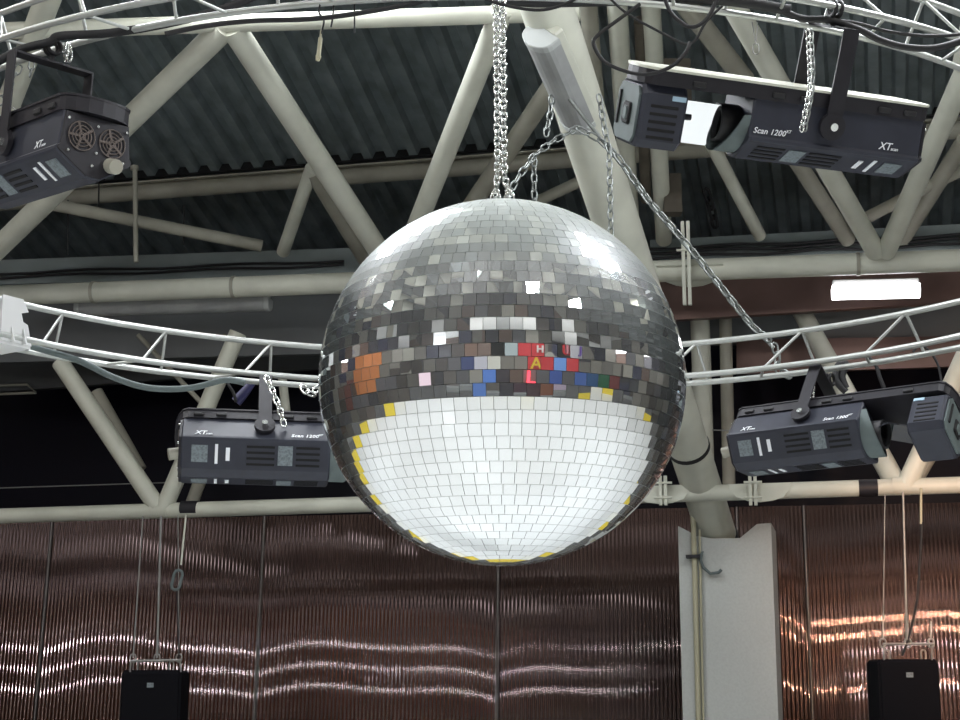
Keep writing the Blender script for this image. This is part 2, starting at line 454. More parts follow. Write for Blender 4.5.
# bolted flange plates
def flange(pl, x, y, w, h, m=M_pipe):
    mb = MB(); fwd = Vector((math.sin(R(10)), math.cos(R(10)), 0))
    q = [pl(x-w/2, y-2)]+[pl(x-w/2+w*t, y+h*.5*math.sin(PI*t)**.6) for t in (.12, .3, .5, .7, .88)]+[pl(x+w/2, y-4), pl(x+w/2, y-h*.38), pl(x-w/2, y-h*.30)]
    q = [p-fwd*.10 for p in q]; mb.extrude_poly(q, fwd*.03); mb.build('flange_plate', m, truss)
flange(PA, 690, 276, 66, 26); flange(PB, 661, 494, 60, 22); flange(PB, 760, 492, 62, 22)
def clampbar(pl, x, y0, y1, w):
    mb = MB(); p, q = pl(x, y0), pl(x, y1); fwd = Vector((math.sin(R(10)), math.cos(R(10)), 0))
    for s_ in (-1, 1):
        mb.box((p+q)/2-fwd*.17+d10*s_*px(w*.28, p.y), (px(w*.36, p.y), .06, (p-q).length), Matrix.Rotation(-R(10), 3, 'Z'))
    for t in (.25, .75):
        c = p.lerp(q, t)-fwd*.2; mb.tube([c-d10*px(w, p.y), c+d10*px(w, p.y)], .014, 8)
    mb.build('clamp_bar', M_pipe, truss)
clampbar(PA, 687, 242, 291, 10); clampbar(PB, 664, 478, 507, 9); clampbar(PB, 753, 477, 507, 9)

# darker second layer of pipes behind
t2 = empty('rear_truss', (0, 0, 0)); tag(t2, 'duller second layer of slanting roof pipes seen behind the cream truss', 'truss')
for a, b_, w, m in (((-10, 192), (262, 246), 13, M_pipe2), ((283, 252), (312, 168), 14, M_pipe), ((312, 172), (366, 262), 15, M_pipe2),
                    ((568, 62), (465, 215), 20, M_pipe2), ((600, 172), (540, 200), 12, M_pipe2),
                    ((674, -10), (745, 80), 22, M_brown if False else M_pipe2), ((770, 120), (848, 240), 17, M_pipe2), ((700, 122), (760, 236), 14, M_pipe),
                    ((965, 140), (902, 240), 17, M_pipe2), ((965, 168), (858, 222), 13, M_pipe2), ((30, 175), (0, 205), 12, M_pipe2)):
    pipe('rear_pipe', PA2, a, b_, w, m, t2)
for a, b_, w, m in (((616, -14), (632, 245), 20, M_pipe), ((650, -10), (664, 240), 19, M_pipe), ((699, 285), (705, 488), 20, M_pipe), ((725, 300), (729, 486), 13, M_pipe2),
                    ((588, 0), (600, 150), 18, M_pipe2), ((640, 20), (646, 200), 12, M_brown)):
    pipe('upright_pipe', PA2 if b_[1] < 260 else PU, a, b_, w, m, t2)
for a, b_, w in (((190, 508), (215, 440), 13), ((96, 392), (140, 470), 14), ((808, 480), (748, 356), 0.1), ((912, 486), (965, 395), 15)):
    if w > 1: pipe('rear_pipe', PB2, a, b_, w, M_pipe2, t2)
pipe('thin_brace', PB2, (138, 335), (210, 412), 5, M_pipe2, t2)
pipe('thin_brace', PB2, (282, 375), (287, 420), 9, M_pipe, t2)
mb = MB(); mb.box(PA2(672, 195), (.20, .2, .46)); mb.build('bracket_plate', M_brown, t2)
mb = MB(); mb.box(PA2(676, 100), (.32, .1, .9)); mb.build('bracket_plate', M_brown, t2)
b = MB(); b.tube([PB2(0, 488), PB2(340, 477)], .008, 6); o = b.build('tie_wire', M_wire, t2)
b = MB(); b.tube([PB2(712, 430), PB2(745, 431)], .008, 6); o = b.build('tie_wire', M_wire, t2)

# purlin under the roof sheet
b = MB(); dn = Vector((0, 0, -1))
p0 = RP+D2*-13+RN*-.0; p1 = RP+D2*13
b.tube([p0+dn*.15, p1+dn*.15], .105, 16)
b.box((p0+p1)/2+dn*.035, ((p1-p0).length, .22, .02), Matrix.Rotation(-A0, 3, 'Z'))
prl = one('purlin', b, M_pipe2, 'cream pipe purlin carrying the trapezoid ends of the roof sheets', 'beam')
b = MB()
for i in range(-42, 42):
    q = [RP+D2*(i*pitch+a)+RN*h+D1*-.12 for a, h in ((.115, .002), (.148, .095), (.262, .095), (.295, .002))]
    b.extrude_poly(q, D1*.03)  # black blocks paint the shade in the gaps under the sheet ribs
b.extrude_poly([p0+D1*-.12+RN*-.005, p1+D1*-.12+RN*-.005, p1+D1*-.12+RN*-.025, p0+D1*-.12+RN*-.025], D1*.03)
o = b.build('rib_gap_shade', M_slot, prl); o.matrix_parent_inverse = prl.matrix_basis.inverted()
for (v_, lab) in ((-8.5, 'roof pipe crossing overhead in front of the mirror ball, mirrored in it'), (-12, 'roof pipe crossing overhead above the camera, mirrored in the ball'), (-18, 'rearmost roof pipe near the back wall, mirrored in the ball')):
    b = MB(); p0 = RP+D2*-11+D1*v_; p1 = RP+D2*15+D1*v_; b.tube([p0+dn*.2, p1+dn*.2], .13, 14)
    one('purlin', b, M_pipe, lab, 'beam', loc=None)
# overhead trusses above and behind the camera (they show in the mirror tiles)
ot = empty('overhead_truss', (0, 0, 0)); tag(ot, 'cream lattice of roof pipes above the camera, seen only mirrored in the ball', 'truss')
for i in range(-5, 6):
    for (y0, y1, z0, z1) in ((12.0, 5.0, 9.2, 11.8), (5.0, -3.2, 11.8, 14.0)):
        x = 1+i*3.1
        mb = MB(); mb.tube([(x, y0, z0), (x+1.55, y1, z1)], .14, 12); mb.build('lattice_pipe', M_pipe, ot)
        mb = MB(); mb.tube([(x+1.55, y1, z1), (x+3.1, y0, z0)], .14, 12); mb.build('lattice_pipe', M_pipe, ot)
for (y, z) in ((12.0, 9.2), (5, 11.8), (-3.2, 14.0)):
    mb = MB(); mb.tube([(-16, y, z), (21, y, z)], .17, 12); mb.build('lattice_chord', M_pipe, ot)

# fat raking pipe down to the column
b = MB(); P0 = atY(540, -14, 12.3); P1 = atY(719, 541, 18.55)
b.tube([P0.lerp(P1, t/6) for t in range(7)], .222, 28)
rk = one('raking_pipe', b, M_pipe, 'fattest cream pipe leaning from the roof down onto the concrete column', 'pipe')
def on_rake(ypx):
    lo, hi = 0, 1
    for _ in range(40):
        m_ = (lo+hi)/2; P = P0.lerp(P1, m_)-Vector((0, 0, CZ))
        c, s = math.cos(PITCH), math.sin(PITCH); yy = 360-F*(P.z*c-P.y*s)/(P.y*c+P.z*s)
        if yy < ypx: lo = m_
        else: hi = m_
    return P0.lerp(P1, lo)
ax = (P1-P0).normalized()
def ring_on_rake(y, w, r, m, name):
    c = on_rake(y); mb = MB(); mb.tube([c-ax*w/2, c+ax*w/2], r, 28); o = mb.build(name, m, None)
    o.parent = rk; o.matrix_parent_inverse = rk.matrix_basis.inverted(); return o
ring_on_rake(447, .05, .232, M_black2, 'rubber_strap'); ring_on_rake(536, .06, .235, M_black, 'foot_collar')

# concrete column with notched head
yc = 13.3; dcol = yawdir(yc); fw = Vector((math.sin(R(yc)), math.cos(R(yc)), 0))
pc = Plane(atY(725, 600, 18.0), fw)
b = MB()
prof = [(678, 526), (684, 529), (697, 536), (712, 538.5), (740, 538), (757, 524), (771, 523)]
q = [pc(x, y) for x, y in prof]; a_, z_ = pc(682, 720), pc(777, 720)
q = q+[Vector((q[-1].x, q[-1].y, 0)), Vector((q[0].x, q[0].y, 0))]
b.extrude_poly(q, fw*1.0)
colm = one('concrete_column', b, M_concrete, 'pale concrete column with a notched top under the leaning fat pipe', 'column')
ncd = -fw*.06
b = MB(); b.tube([pc(693, 500)+ncd, pc(695, 560)+ncd, pc(697, 640)+ncd, Vector((pc(699, 720).x, pc(699, 720).y, .0))+ncd], px(5.5, 18)/2, 10)
b.tube([pc(700, 530)+ncd*.7, pc(702, 640)+ncd*.7, Vector((pc(703, 720).x, pc(703, 720).y, .0))+ncd*.7], px(2.4, 18)/2, 8)
cdt = one('conduit_pipe', b, M_conduit, 'yellowish conduit pipe running up the front of the concrete column', 'pipe')
b = MB(); b.box(pc(694, 557)+ncd, (.16, .12, .035), Matrix.Rotation(-R(yc), 3, 'Z'))
o = b.build('pipe_clip', M_black, cdt); o.matrix_parent_inverse = cdt.matrix_basis.inverted()
b = MB(); b.tube([pc(*p)+ncd*1.1 for p in ((700, 556), (703, 552), (701, 560), (704, 568), (711, 574), (719, 573), (722, 570))], .018, 8)
one('cable_stub', b, M_casegrey, 'loose grey cable end curling beside the column conduit', 'cable')

# ================================================================== curved lighting trusses
def arc_truss(root, cx, cy, rad, a0, a1, zc, side, r_ch, r_br, nb, mats, ph=0):
    """side=+1: far bottom chord lies at larger radius"""
    def P(a, dr, dz): return Vector((cx+(rad+dr)*math.sin(a), cy+(rad+dr)*math.cos(a), zc+dz))
    def chord(dr, dz):
        mb = MB(); mb.tube([P(a0+(a1-a0)*t/48, dr, dz) for t in range(49)], r_ch, 12); mb.build('chord', mats, root)
    w = .30*side; chord(0, 0); chord(w, 0); chord(w/2, .28)
    for i in range(nb):
        t0 = a0+(a1-a0)*(i+ph)/nb; t1 = a0+(a1-a0)*(i+.5+ph)/nb; t2_ = a0+(a1-a0)*(i+1+ph)/nb
        k = (t1-t0)*.62
        for (A, B) in ((P(t1-k, 0, 0), P(t1, w/2, .28)), (P(t1+k*.15, w, 0), P(t1, w/2, .28)), (P(t0+k*.1, w, 0), P(t1-k, 0, 0))):
            mb = MB(); mb.tube([A, B], r_br, 8); mb.build('brace', mats, root)
    return P
ft = empty('curved_truss', (0, 0, 0)); tag(ft, 'far curved aluminium lighting truss passing behind the mirror ball', 'truss')
FZ = CZ+2.36
PF = arc_truss(ft, .03, 8.3, 3.85, R(-66), R(66), FZ, 1, .0225, .011, 11, M_alu)
# white joint block at its left end
jb = MB()
aj = math.asin((atY(8, 330, 10.6).x-.03)/3.95)
c0 = PF(aj, .15, .12)
tdir = Vector((math.cos(aj), -math.sin(aj), 0)); rdir = Vector((math.sin(aj), math.cos(aj), 0))
tri = [(-.12, -.16), (.42, -.16), (.22, .16), (.04, .16)]
for s_ in (-1, 1):
    cc = c0+tdir*.03*0; 
    jb.extrude_poly([c0+rdir*(x-.15)+Vector((0, 0, z))+tdir*(.05*s_) for x, z in ((-.05, -.16), (.34, -.16), (.24, .15), (.06, .15))], tdir*.012)
jb.box(c0+Vector((0, 0, -.17)), (.26, .30, .02), Matrix.Rotation(-aj, 3, 'Z'))
jb.extrude_poly([c0-rdir*.16+tdir*x+Vector((0, 0, z)) for x, z in ((-.13, -.16), (.13, -.16), (.09, -.02), (.03, 0), (.03, .05), (.09, .07), (.04, .15), (-.13, .15))], rdir*.015)
jb.build('joint_block', M_white, ft)
nt_ = empty('curved_truss', (0, 0, 0)); tag(nt_, 'near curved aluminium lighting truss crossing the top of the view', 'truss')
NZ = CZ+4.0
def PNf(a, dr, dz): pass
PN = arc_truss(nt_, 0, 13.75, -5.33, R(-46), R(46), NZ, 1, .0205, .011, 12, M_alu, .25)
# note radius negative: arc bows towards the camera

# cable loops and bundles on the trusses
def cable(pts, r, m, label, group=None, name='cable'):
    mb = MB(); P = [Vector(p) for p in pts]; out = []
    for i in range(len(P)-1):   # catmull-rom
        p0, p1, p2, p3 = P[max(i-1, 0)], P[i], P[i+1], P[min(i+2, len(P)-1)]
        for k in range(6):
            t = k/6; out.append(.5*((2*p1)+(p2-p0)*t+(2*p0-5*p1+4*p2-p3)*t*t+(3*p1-p0-3*p2+p3)*t**3))
    out.append(P[-1]); mb.tube(out, r, 8)
    return one(name, mb, m, label, 'cable', group)
def pp(Y, *pts): return [atY(x, y, Y) for x, y in pts]
cable(pp(10.9, (-10, 330), (30, 346), (77, 360), (115, 378), (150, 388), (190, 388), (225, 380), (245, 383)), .022, M_casegrey, 'thick grey cable sagging under the left half of the far curved truss')
cable(pp(8.75, (165, 34), (205, 26), (250, 21), (310, 19), (360, 13), (410, 4), (450, -6)), .016, M_black2, 'black cable strung along the near curved truss above the left side')
cable(pp(9.2, (-10, 66), (20, 50), (50, 42), (60, 36), (110, 33), (165, 24), (220, 10), (260, -6)), .028, M_black2, 'thick black cable bundle behind the near truss at the left corner')
cable(pp(8.5, (480, -4), (500, 4), (535, 10), (560, 6), (585, -6)), .010, M_black2, 'thin black cable loop dipping at the top beside the ball chain')
cable(pp(8.9, (470, -8), (520, 1), (560, 2), (640, 0), (720, 0), (790, 10)), .034, M_black2, 'thick black cable bundle along the near truss right of the chain')
cable(pp(8.4, (664, -4), (672, 14), (690, 27), (706, 20), (716, 2), (722, -8)), .012, M_black2, 'black cable loop hanging from the near truss above the big scanner')
cable(pp(8.4, (640, 4), (618, 20), (597, 36), (594, 46), (605, 62), (628, 72), (650, 74), (672, 66), (686, 52), (690, 42)), .011, M_black2, 'black cable drooping around the head of the upper right scanner')
cable(pp(8.5, (606, -6), (625, 12), (660, 32), (690, 44), (706, 22), (722, 6)), .008, M_black2, 'thin black cable slung across towards the upper right scanner')
cable(pp(8.9, (770, 4), (800, 18), (830, 20), (860, 30), (880, 40), (905, 47), (935, 48), (965, 40)), .022, M_black2, 'black cable bundle hanging in the near truss at the right corner')
cable(pp(9.1, (800, 20), (850, 22), (890, 32), (930, 36), (965, 34)), .012, M_black2, 'thin black cable above the bundle in the right corner')
cable(pp(8.8, (322, -4), (319, 12), (324, 20), (321, 34)), .006, M_black2, 'thin black cord above the small hanging plug, left of the chain')
cable(pp(8.8, (334, -6), (333, 15), (331, 27)), .006, M_black2, 'short black cord hanging just right of the small plug')
cable(pp(8.8, (354.5, -6), (354.5, 33)), .005, M_black2, 'straight black cord hanging at the top, furthest from the plug')
b = MB(); b.tube(pp(8.8, (320.5, 38), (318.5, 56)), .013, 10); b.tube(pp(8.8, (321, 30), (320.5, 38)), .006, 8); b.tube(pp(8.8, (318.5, 56), (317.5, 61)), [.018, .011], 10)
one('cable_plug', b, M_conduit, 'small pale cable plug hanging at the top left of the chain', 'plug')
cable(pp(11.9, (913, 352), (920, 345), (930, 352), (938, 365), (942, 385), (944, 398)), .010, M_black2, 'thin black cable from the far truss down to the lower right scanner')
cable(pp(12, (868, 357), (876, 366), (880, 378), (884, 388)), .016, M_black2, 'short black cable stub dropping from the far truss at right')
cable(pp(12.1, (846, 392), (836, 380), (838, 366), (846, 364), (842, 376), (846, 388)), .028, M_black2, 'coiled black cable above the lower right scanner')
cable(pp(12.2, (224, 378), (233, 392), (236, 402)), .012, M_black2, 'short dark cable above the lower left scanner')
b = MB(); b.tube(pp(12.4, (236, 402), (244, 393), (252, 383)), [.045, .04, .03], 10)
one('power_connector', b, mat('dark blue plastic', (.02, .02, .07), .4), 'dark blue connector above the lower left scanner', 'connector')

# ================================================================== scanner lights
def X(me_text, parent, m, loc, rot):
    o = bpy.data.objects.new('lettering', me_text); me_text.materials.clear(); me_text.materials.append(m); COL.objects.link(o)
    o.parent = parent; o.location = loc; o.rotation_euler = rot; return o
TM_scan = text_mesh('Scan 1200', .048, .001, .25, 1.05); TM_pro = text_mesh('XT', .026, .001, .25)
TM_xt = text_mesh('XT', .062, .001, .25); TM_xts = text_mesh('scan', .028, .001, .25)
PZ = .10    # the pivot bolt is the origin
def make_scanner():
    root = empty('scanner_light', (0, 0, 0))
    def D(z): return z+PZ
    half = [(.21, 0), (.232, -.21), (.245, -.222), (.245, -.240), (.232, -.252), (.045, -.375)]
    prof = [(-y, D(z)) for y, z in half]+[(y, D(z)) for y, z in reversed(half)]
    body = MB(); body.prism(prof, -.62, .50, b=.012); body.build('body', M_case, root)
    hood = MB(); n = 14; vs = []
    for xx in (.50, .64):
        for k in range(n+1):
            a = PI*k/n; vs.append((xx-(.10*(1-math.sin(a)) if xx > .6 else 0), -.215*math.cos(a), D(-.10-.25*math.sin(a))))
    hood.add(vs, [(i, i+1, n+2+i, n+1+i) for i in range(n)], True)
    hood.add([(v[0], v[1]*.93, v[2]*.93-.005) for v in vs], [(i, i+1, n+2+i, n+1+i) for i in range(n)], True)
    hood.build('lens_hood', M_casegrey, root)
    ln = MB(); MX = Matrix.Rotation(PI/2, 3, 'Y')
    ln.lathe([(.0, .02), (.085, .02), (.095, .0), (.115, .0), (.115, .13), (.10, .135), (.092, .10)], (.50, 0, D(-.18)), 28, MX); ln.build('lens', M_black2, root)
    rail = MB(); pr = []
    for (cx, a0) in ((1.10, -90), (-.58, 90)):
        for k in range(9): a = R(a0+180*k/8); pr.append((cx+.10*math.cos(a), .225*math.sin(a)))
    rail.extrude_poly([(x, y, D(.0)) for x, y in pr], (0, 0, .085))
    rail.build('top_rail', M_black, root)
    rc = MB(); rc.extrude_poly([(x*1.004, y*1.03, D(.085)) for x, y in pr], (0, 0, .014)); rc.build('rail_top_tone', M_pipe, root)  # cream plate paints the light on the rail top, first scanner only
    for s_ in (-1, 1):
        for xx in (-.5, -.33, .18, .36, .86):
            q = MB(); q.bbox((xx, s_*.226, D(.035)), (.08, .03, .035), .006); q.build('latch', M_black2, root)
    hd = MB()
    pr2 = [(-.17, D(.0)), (-.21, D(-.05)), (-.21, D(-.32)), (-.16, D(-.37)), (.16, D(-.37)), (.21, D(-.32)), (.21, D(-.05)), (.17, D(.0))]
    hd.prism(pr2, .90, 1.18, b=.02); h = hd.build('head_box', M_case, root)
    hp = MB(); hp.extrude_poly([(1.181, y*.84, (z-D(-.18))*.88+D(-.18)) for y, z in pr2], (.014, 0, 0)); hp.build('end_plate', M_casegrey, h)
    sk = MB(); sk.bbox((1.20, .03, D(-.19)), (.02, .12, .13), .012); sk.build('socket', M_slot, h)
    sk = MB(); sk.bbox((1.210, .03, D(-.19)), (.014, .065, .08), .01); sk.build('socket_cover', M_casegrey, h)
    gr = MB(); gr.bbox((1.20, -.125, D(-.17)), (.012, .02, .20), .004); gr.build('grip_slot', M_slot, h)
    for s_ in (-1, 1):
        for i in range(5):
            vt = MB(); vt.bbox((1.04, s_*.2105, D(-.12-.045*i)), (.17, .008, .018), .003); vt.build('vent_slot', M_slot, h)
        bd = MB(); bd.box((.96, s_*.212, D(-.065)), (.085, .006, .028)); bd.build('badge', M_bluelab, h)
    # tilting mirror, its own origin at its centre, facing local +Z
    mr = MB(); mr.prism([(-.14, -.006), (.14, -.006), (.14, .006), (-.14, .006)], -.13, .13)
    mr = MB(); mr.extrude_poly([(-.15, -.04, -.005), (-.08, -.13, -.005), (.08, -.13, -.005), (.15, -.04, -.005), (.11, .11, -.005), (-.11, .11, -.005)], (0, 0, .012))
    mm = mr.build('scan_mirror', M_scanmir, root); mm.location = (.75, 0, D(-.19)); mm.scale = (1.12, 1.12, 1)
    am = MB(); am.tube([(.90, 0, D(-.18)), (.79, 0, D(-.17))], .022, 10); am.build('mirror_arm', M_black, root)
    # vents, stickers and lettering on both long sides; the lower panel slopes inwards
    a0, b0 = Vector((.232, -.252)), Vector((.045, -.375)); dl = (b0-a0); LL = dl.length; ang = math.atan2(-dl.x, -dl.y)
    def low(mb, s_, x, t, w, hgt, th=.005):
        c = a0+dl*t; mb.box((x, s_*(c.x+.001), D(c.y)-.001), (w, th, hgt), Matrix.Rotation(-s_*ang*-1, 3, 'X') if False else Matrix.Rotation(s_*-ang, 3, 'X'))
    for s_ in (-1, 1):
        for i in range(4):
            for (xa, xb) in ((-.13, .08), (.24, .42)):
                vt = MB(); low(vt, s_, (xa+xb)/2, .2+.2*i, xb-xa, .018, .006); vt.build('vent_slot', M_slot, root)
        for (x, w, hh, m, nm) in ((-.48, .12, .13, M_sticker, 'sticker'), (.16, .11, .15, M_sticker, 'sticker'), (-.355, .022, .15, M_label, 'warning_label'), (-.27, .03, .10, M_label, 'warning_label')):
            st = MB(); low(st, s_, x, .48, w, hh, .007); st.build(nm, m, root)
    for s_, rz in ((-1, 0), (1, PI)):
        t_ = PI/2+(R(6) if False else -R(6))
        zz = D(-.195); yy = s_*.2335
        if s_ < 0: xs = (.20, .405, -.52, -.44)
        else: xs = (.48, .275, -.34, -.42)
        for tm_, x, z in ((TM_scan, xs[0], zz), (TM_pro, xs[1], zz+.022), (TM_xt, xs[2], zz), (TM_xts, xs[3], zz)):
            X(tm_, root, M_label, (x, yy, z), (t_, 0, rz))
    # rear end: two fans and a cable gland
    ep = MB(); ep.extrude_poly([(-.636, y*.97, (z-D(-.18))*.94+D(-.18)) for y, z in prof], (.018, 0, 0)); ep.build('rear_plate', M_black, root)
    for y in (-.10, .10):
        fn = MB()
        for r_ in (.022, .042, .062, .085):
            fn.tube([(-.642, y+r_*math.cos(2*PI*k/20), D(-.14)+r_*math.sin(2*PI*k/20)) for k in range(20)], .0035, 5, closed=True)
        for k in range(5):
            a = 2*PI*k/5; fn.box((-.640, y+.045*math.cos(a), D(-.14)+.045*math.sin(a)), (.006, .075, .014), Matrix.Rotation(a, 3, 'X'))
        fn.build('fan_grille', mat_fan, root)
    for (y, z) in ((-.19, -.05), (.0, -.06), (.19, -.05), (0, -.22), (-.18, -.24), (.18, -.24), (.02, -.30)):
        sc = MB(); sc.tube([(-.634, y, D(z)), (-.646, y, D(z))], .009, 8); sc.build('screw', M_zinc, root)
    cn_ = MB(); cn_.tube([(-.63, -.10, D(-.27)), (-.71, -.10, D(-.29))], .045, 14); cn_.build('cable_gland', M_pipe2, root)
    # yoke turns about the bolt, so its origin is the root's
    yk = MB()
    for s_ in (-1, 1):
        yk.prism([(s_*.262-.006, -.06), (s_*.262+.006, -.06), (s_*.262+.006, .56), (s_*.262-.006, .56)], -.05, .05)
        yk.tube([(0, s_*.24, 0), (0, s_*.272, 0)], .08, 18)
    yk.box((0, 0, .565), (.10, .535, .014))
    y_ = yk.build('yoke', M_black, root)
    for s_ in (-1, 1):
        bt = MB(); bt.tube([(0, s_*.272, 0), (0, s_*.292, 0)], .024, 12); bt.build('bolt', M_zinc, y_)
    cl_ = MB(); cl_.tube([(0, 0, .57), (0, 0, .63)], .018, 10)
    for xx in (-.02, .02): cl_.tube([(xx, .045*math.cos(2*PI*k/14), .67+.045*math.sin(2*PI*k/14)) for k in range(14)], .014, 8, closed=True)
    cl_.build('truss_clamp', M_black2, y_)
    return root
M_scanmir = mat('scanner mirror', (.92, .94, .95), .03, metal=1.0)
mat_fan = mat('brown fan guard', (.10, .08, .07), .5, metal=.3)
def place(o, x, y, Y, yaw, roll, tip, lab, mir, sc=1.0):
    """pivot bolt (near side) at pixel x,y; tip swings the whole lamp about its long axis"""
    from mathutils import Euler
    e = Euler((R(tip), R(roll), R(yaw))); o.rotation_euler = e; M = e.to_matrix(); o.scale = (sc, sc, sc)
    p = atY(x, y, Y); side = M @ Vector((0, .27*sc, 0))
    if side.y < 0: side = -side
    o.location = p+side; tag(o, lab, 'stage light', 'black scanner lights hung from the curved trusses')
    for c in o.children:
        if c.name.startswith('rail_top_tone') and o.name != 'scanner_light': c.material_slots[0].link = 'OBJECT'; c.material_slots[0].material = M_black
        if c.name.startswith('scan_mirror'):
            n = M.inverted() @ Vector(mir).normalized(); c.rotation_mode = 'QUATERNION'; c.rotation_quaternion = n.to_track_quat('Z', 'Y')
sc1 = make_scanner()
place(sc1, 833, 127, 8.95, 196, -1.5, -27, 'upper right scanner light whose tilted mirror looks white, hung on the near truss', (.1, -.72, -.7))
s2 = copy_tree(sc1); place(s2, 800, 412, 11.1, -36, -1.0, -38, 'lower right black scanner light with its head turned to the camera, below the far truss', (-.3, -.25, -.92), .88)
s3 = copy_tree(sc1); place(s3, 265, 424, 11.4, 9, 0.5, -38, 'lower left black scanner light partly hidden behind the mirror ball', (0, -.2, -1), .95)
s4 = copy_tree(sc1); place(s4, 2, 142, 9.1, 134, -4, 0, 'upper left black scanner light cut by the frame, showing its rear fans', (0, -.2, -1))

# ================================================================== safety chains and rigging chains
def rig(pts, lab, L=.05, W=.03, r=.0045, m=M_zincdull, name='safety_chain', group=None):
    b = MB(); b.chain(pts, L, W, r); return one(name, b, m, lab, 'chain', group)
rig(pp(8.35, (808, 30), (810, 70), (810, 90), (802, 128)), 'safety chain hanging in front of the upper right scanner light', .05, .026, .0045, M_zinc)
rig(pp(8.40, (811, 30), (813, 70), (812, 92), (805, 128)), 'second strand of safety chain in front of the upper right scanner light', .05, .026, .0045)
rig(pp(11.45, (266, 377), (273, 392), (280, 410), (284, 425)), 'bright safety chain over the lower left scanner light', .06, .04, .008, M_zinc)
rig(pp(11.45, (815, 362), (813, 380), (812, 398), (812, 410)), 'short safety chain over the lower right scanner light', .06, .036, .007, M_zinc)
rig(pp(9.6, (20, 66), (10, 84), (0, 102), (-8, 112)), 'chain dropping from the near truss to the left frame edge', .07, .04, .006)
rig(pp(9.6, (32, 62), (30, 76)), 'tiny chain piece hanging from the near truss over the fat left pipe', .06, .036, .005)
rig(pp(9.3, (64, 44), (66, 58), (69, 60), (68, 46)), 'small bright chain loop under the near truss at upper left', .07, .05, .007, M_zinc)
b = MB(); b.tube(pp(9.6, (10, 95), (11, 108)), .004, 6); b.link(atY(11, 114, 9.6), (0, 0, 1), (1, 0, 0), .09, .05, .004)
one('wire_hook', b, M_wire, 'wire hook hanging over the upper left scanner light', 'hook')
rig(pp(12.8, (578, 128), (600, 140), (620, 160), (648, 200), (690, 248), (722, 288), (752, 326), (774, 344)), 'long slack rigging chain running down to the far truss right of the ball', .12, .06, .009)
b = MB(); b.tube(pp(12.85, (566, 95), (586, 120), (610, 150), (652, 205), (700, 262), (748, 322), (774, 348)), .016, 8)
one('lifting_sling', b, M_zincdull, 'grey lifting sling beside the long rigging chain right of the ball', 'sling')
rig(pp(12.5, (774, 344), (777, 356), (778, 368), (786, 374)), 'bundle of chain wrapped around the far truss below the long rigging chain', .10, .06, .010)
rig(pp(12.9, (578, 128), (552, 142), (534, 156), (518, 178), (508, 196)), 'rigging chain running down behind the top of the mirror ball', .09, .05, .008)
rig(pp(12.9, (534, 158), (534.5, 205)), 'short chain hanging straight down just right of the ball chain', .09, .05, .008)
rig(pp(12.9, (552, 96), (550, 116), (545, 140)), 'chain piece hanging beside the unlit lamp end', .09, .05, .008)
rig(pp(12.7, (599, 95), (603, 120), (609, 150), (610, 180), (611, 236)), 'chain hanging straight down in front of the fattest pipe', .09, .05, .008)
rig(pp(11.6, (302, 386), (306, 392), (312, 394), (318, 388)), 'bright chain loop under the far truss beside the ball edge', .08, .05, .009, M_zinc)
rig(pp(18.8, (706, 190), (712, 210), (716, 228)), 'dark chain hanging among the rear pipes right of the ball', .16, .09, .02, M_black2)
b = MB(); b.tube(pp(9.0, (752, 22), (755.5, 42)), .0035, 6); b.tube(pp(9.0, (758, 22), (756, 42)), .0035, 6); b.link(atY(756, 49, 9.0), (0, 0, 1), (1, 0, 0), .07, .035, .004)
one('wire_hook', b, M_wire, 'thin wire hook hanging in front of the pale slanting pipe at upper right', 'hook')
b = MB(); b.tube(pp(18.6, (135, 168), (136, 262)), .03, 10)
b.tube(pp(18.6, (134.5, 166), (134.5, 170)), .05, 10)
one('drop_rod', b, M_pipe2, 'thin upright rod from the purlin to the grey beam at left', 'rod')
for i, (x, y0, y1) in enumerate(((99, 166, 215), (68, 200, 255), (184, 205, 245))):
    b = MB(); b.tube(pp(18.9, (x, y0), (x-.5, y1)), .010, 6)
    one('drop_wire', b, M_black2, ('dark drop wire nearest left of the upright rod', 'leftmost dark drop wire under the purlin', 'dark drop wire right of the upright rod')[i], 'wire')

# ================================================================== fluorescent lamps
def batten_lamp(p, q, w, h, lab, lit=False, roty=0):
    root = empty('fluorescent_lamp', (0, 0, 0)); tag(root, lab, 'lamp')
    p, q = Vector(p), Vector(q); d = (q-p).normalized(); L = (q-p).length
    t = Vector((0, 1, 0)) if abs(d.y) < .95 else Vector((1, 0, 0)); t = (t-d*t.dot(d)).normalized(); u = d.cross(t)
    if u.z < 0: u = -u
    Mx = Matrix((d, t, u)).transposed(); c = (p+q)/2; root.location = c
    def pb(mb, name, m): o = mb.build(name, m, root, None); o.matrix_parent_inverse = Matrix.Translation(-c); return o
    b = MB(); b.bbox(c+u*h*.38, (L*.985, w*.6, h*.35), h*.05, Mx); pb(b, 'housing', M_pipe if not lit else M_white)
    b = MB(); n = 10; pr = [(-w/2, h*.2), (-w/2, -h*.1)]+[(-w/2*math.cos(PI*k/n), -h*.1-h*.4*math.sin(PI*k/n)) for k in range(1, n)]+[(w/2, -h*.1), (w/2, h*.2)]
    e = .06 if not lit else .0
    b.prism(pr, -L/2+e, L/2-e, c, Mx); pb(b, 'diffuser', E_tube if lit else M_diff)
    if not lit:
        for s_ in (-1, 1):
            b = MB(); b.prism([(y*1.03, z*1.03) for y, z in pr], s_*(L/2-.03)-.035, s_*(L/2-.03)+.035, c, Mx, .01); pb(b, 'end_cap', M_diffend)
    return root
batten_lamp(PA(830, 293)+Vector((0, -.1, 0)), PA(917, 291)+Vector((0, -.1, 0)), .2, .21, 'lit white tube lamp below the main pipe at right', True)
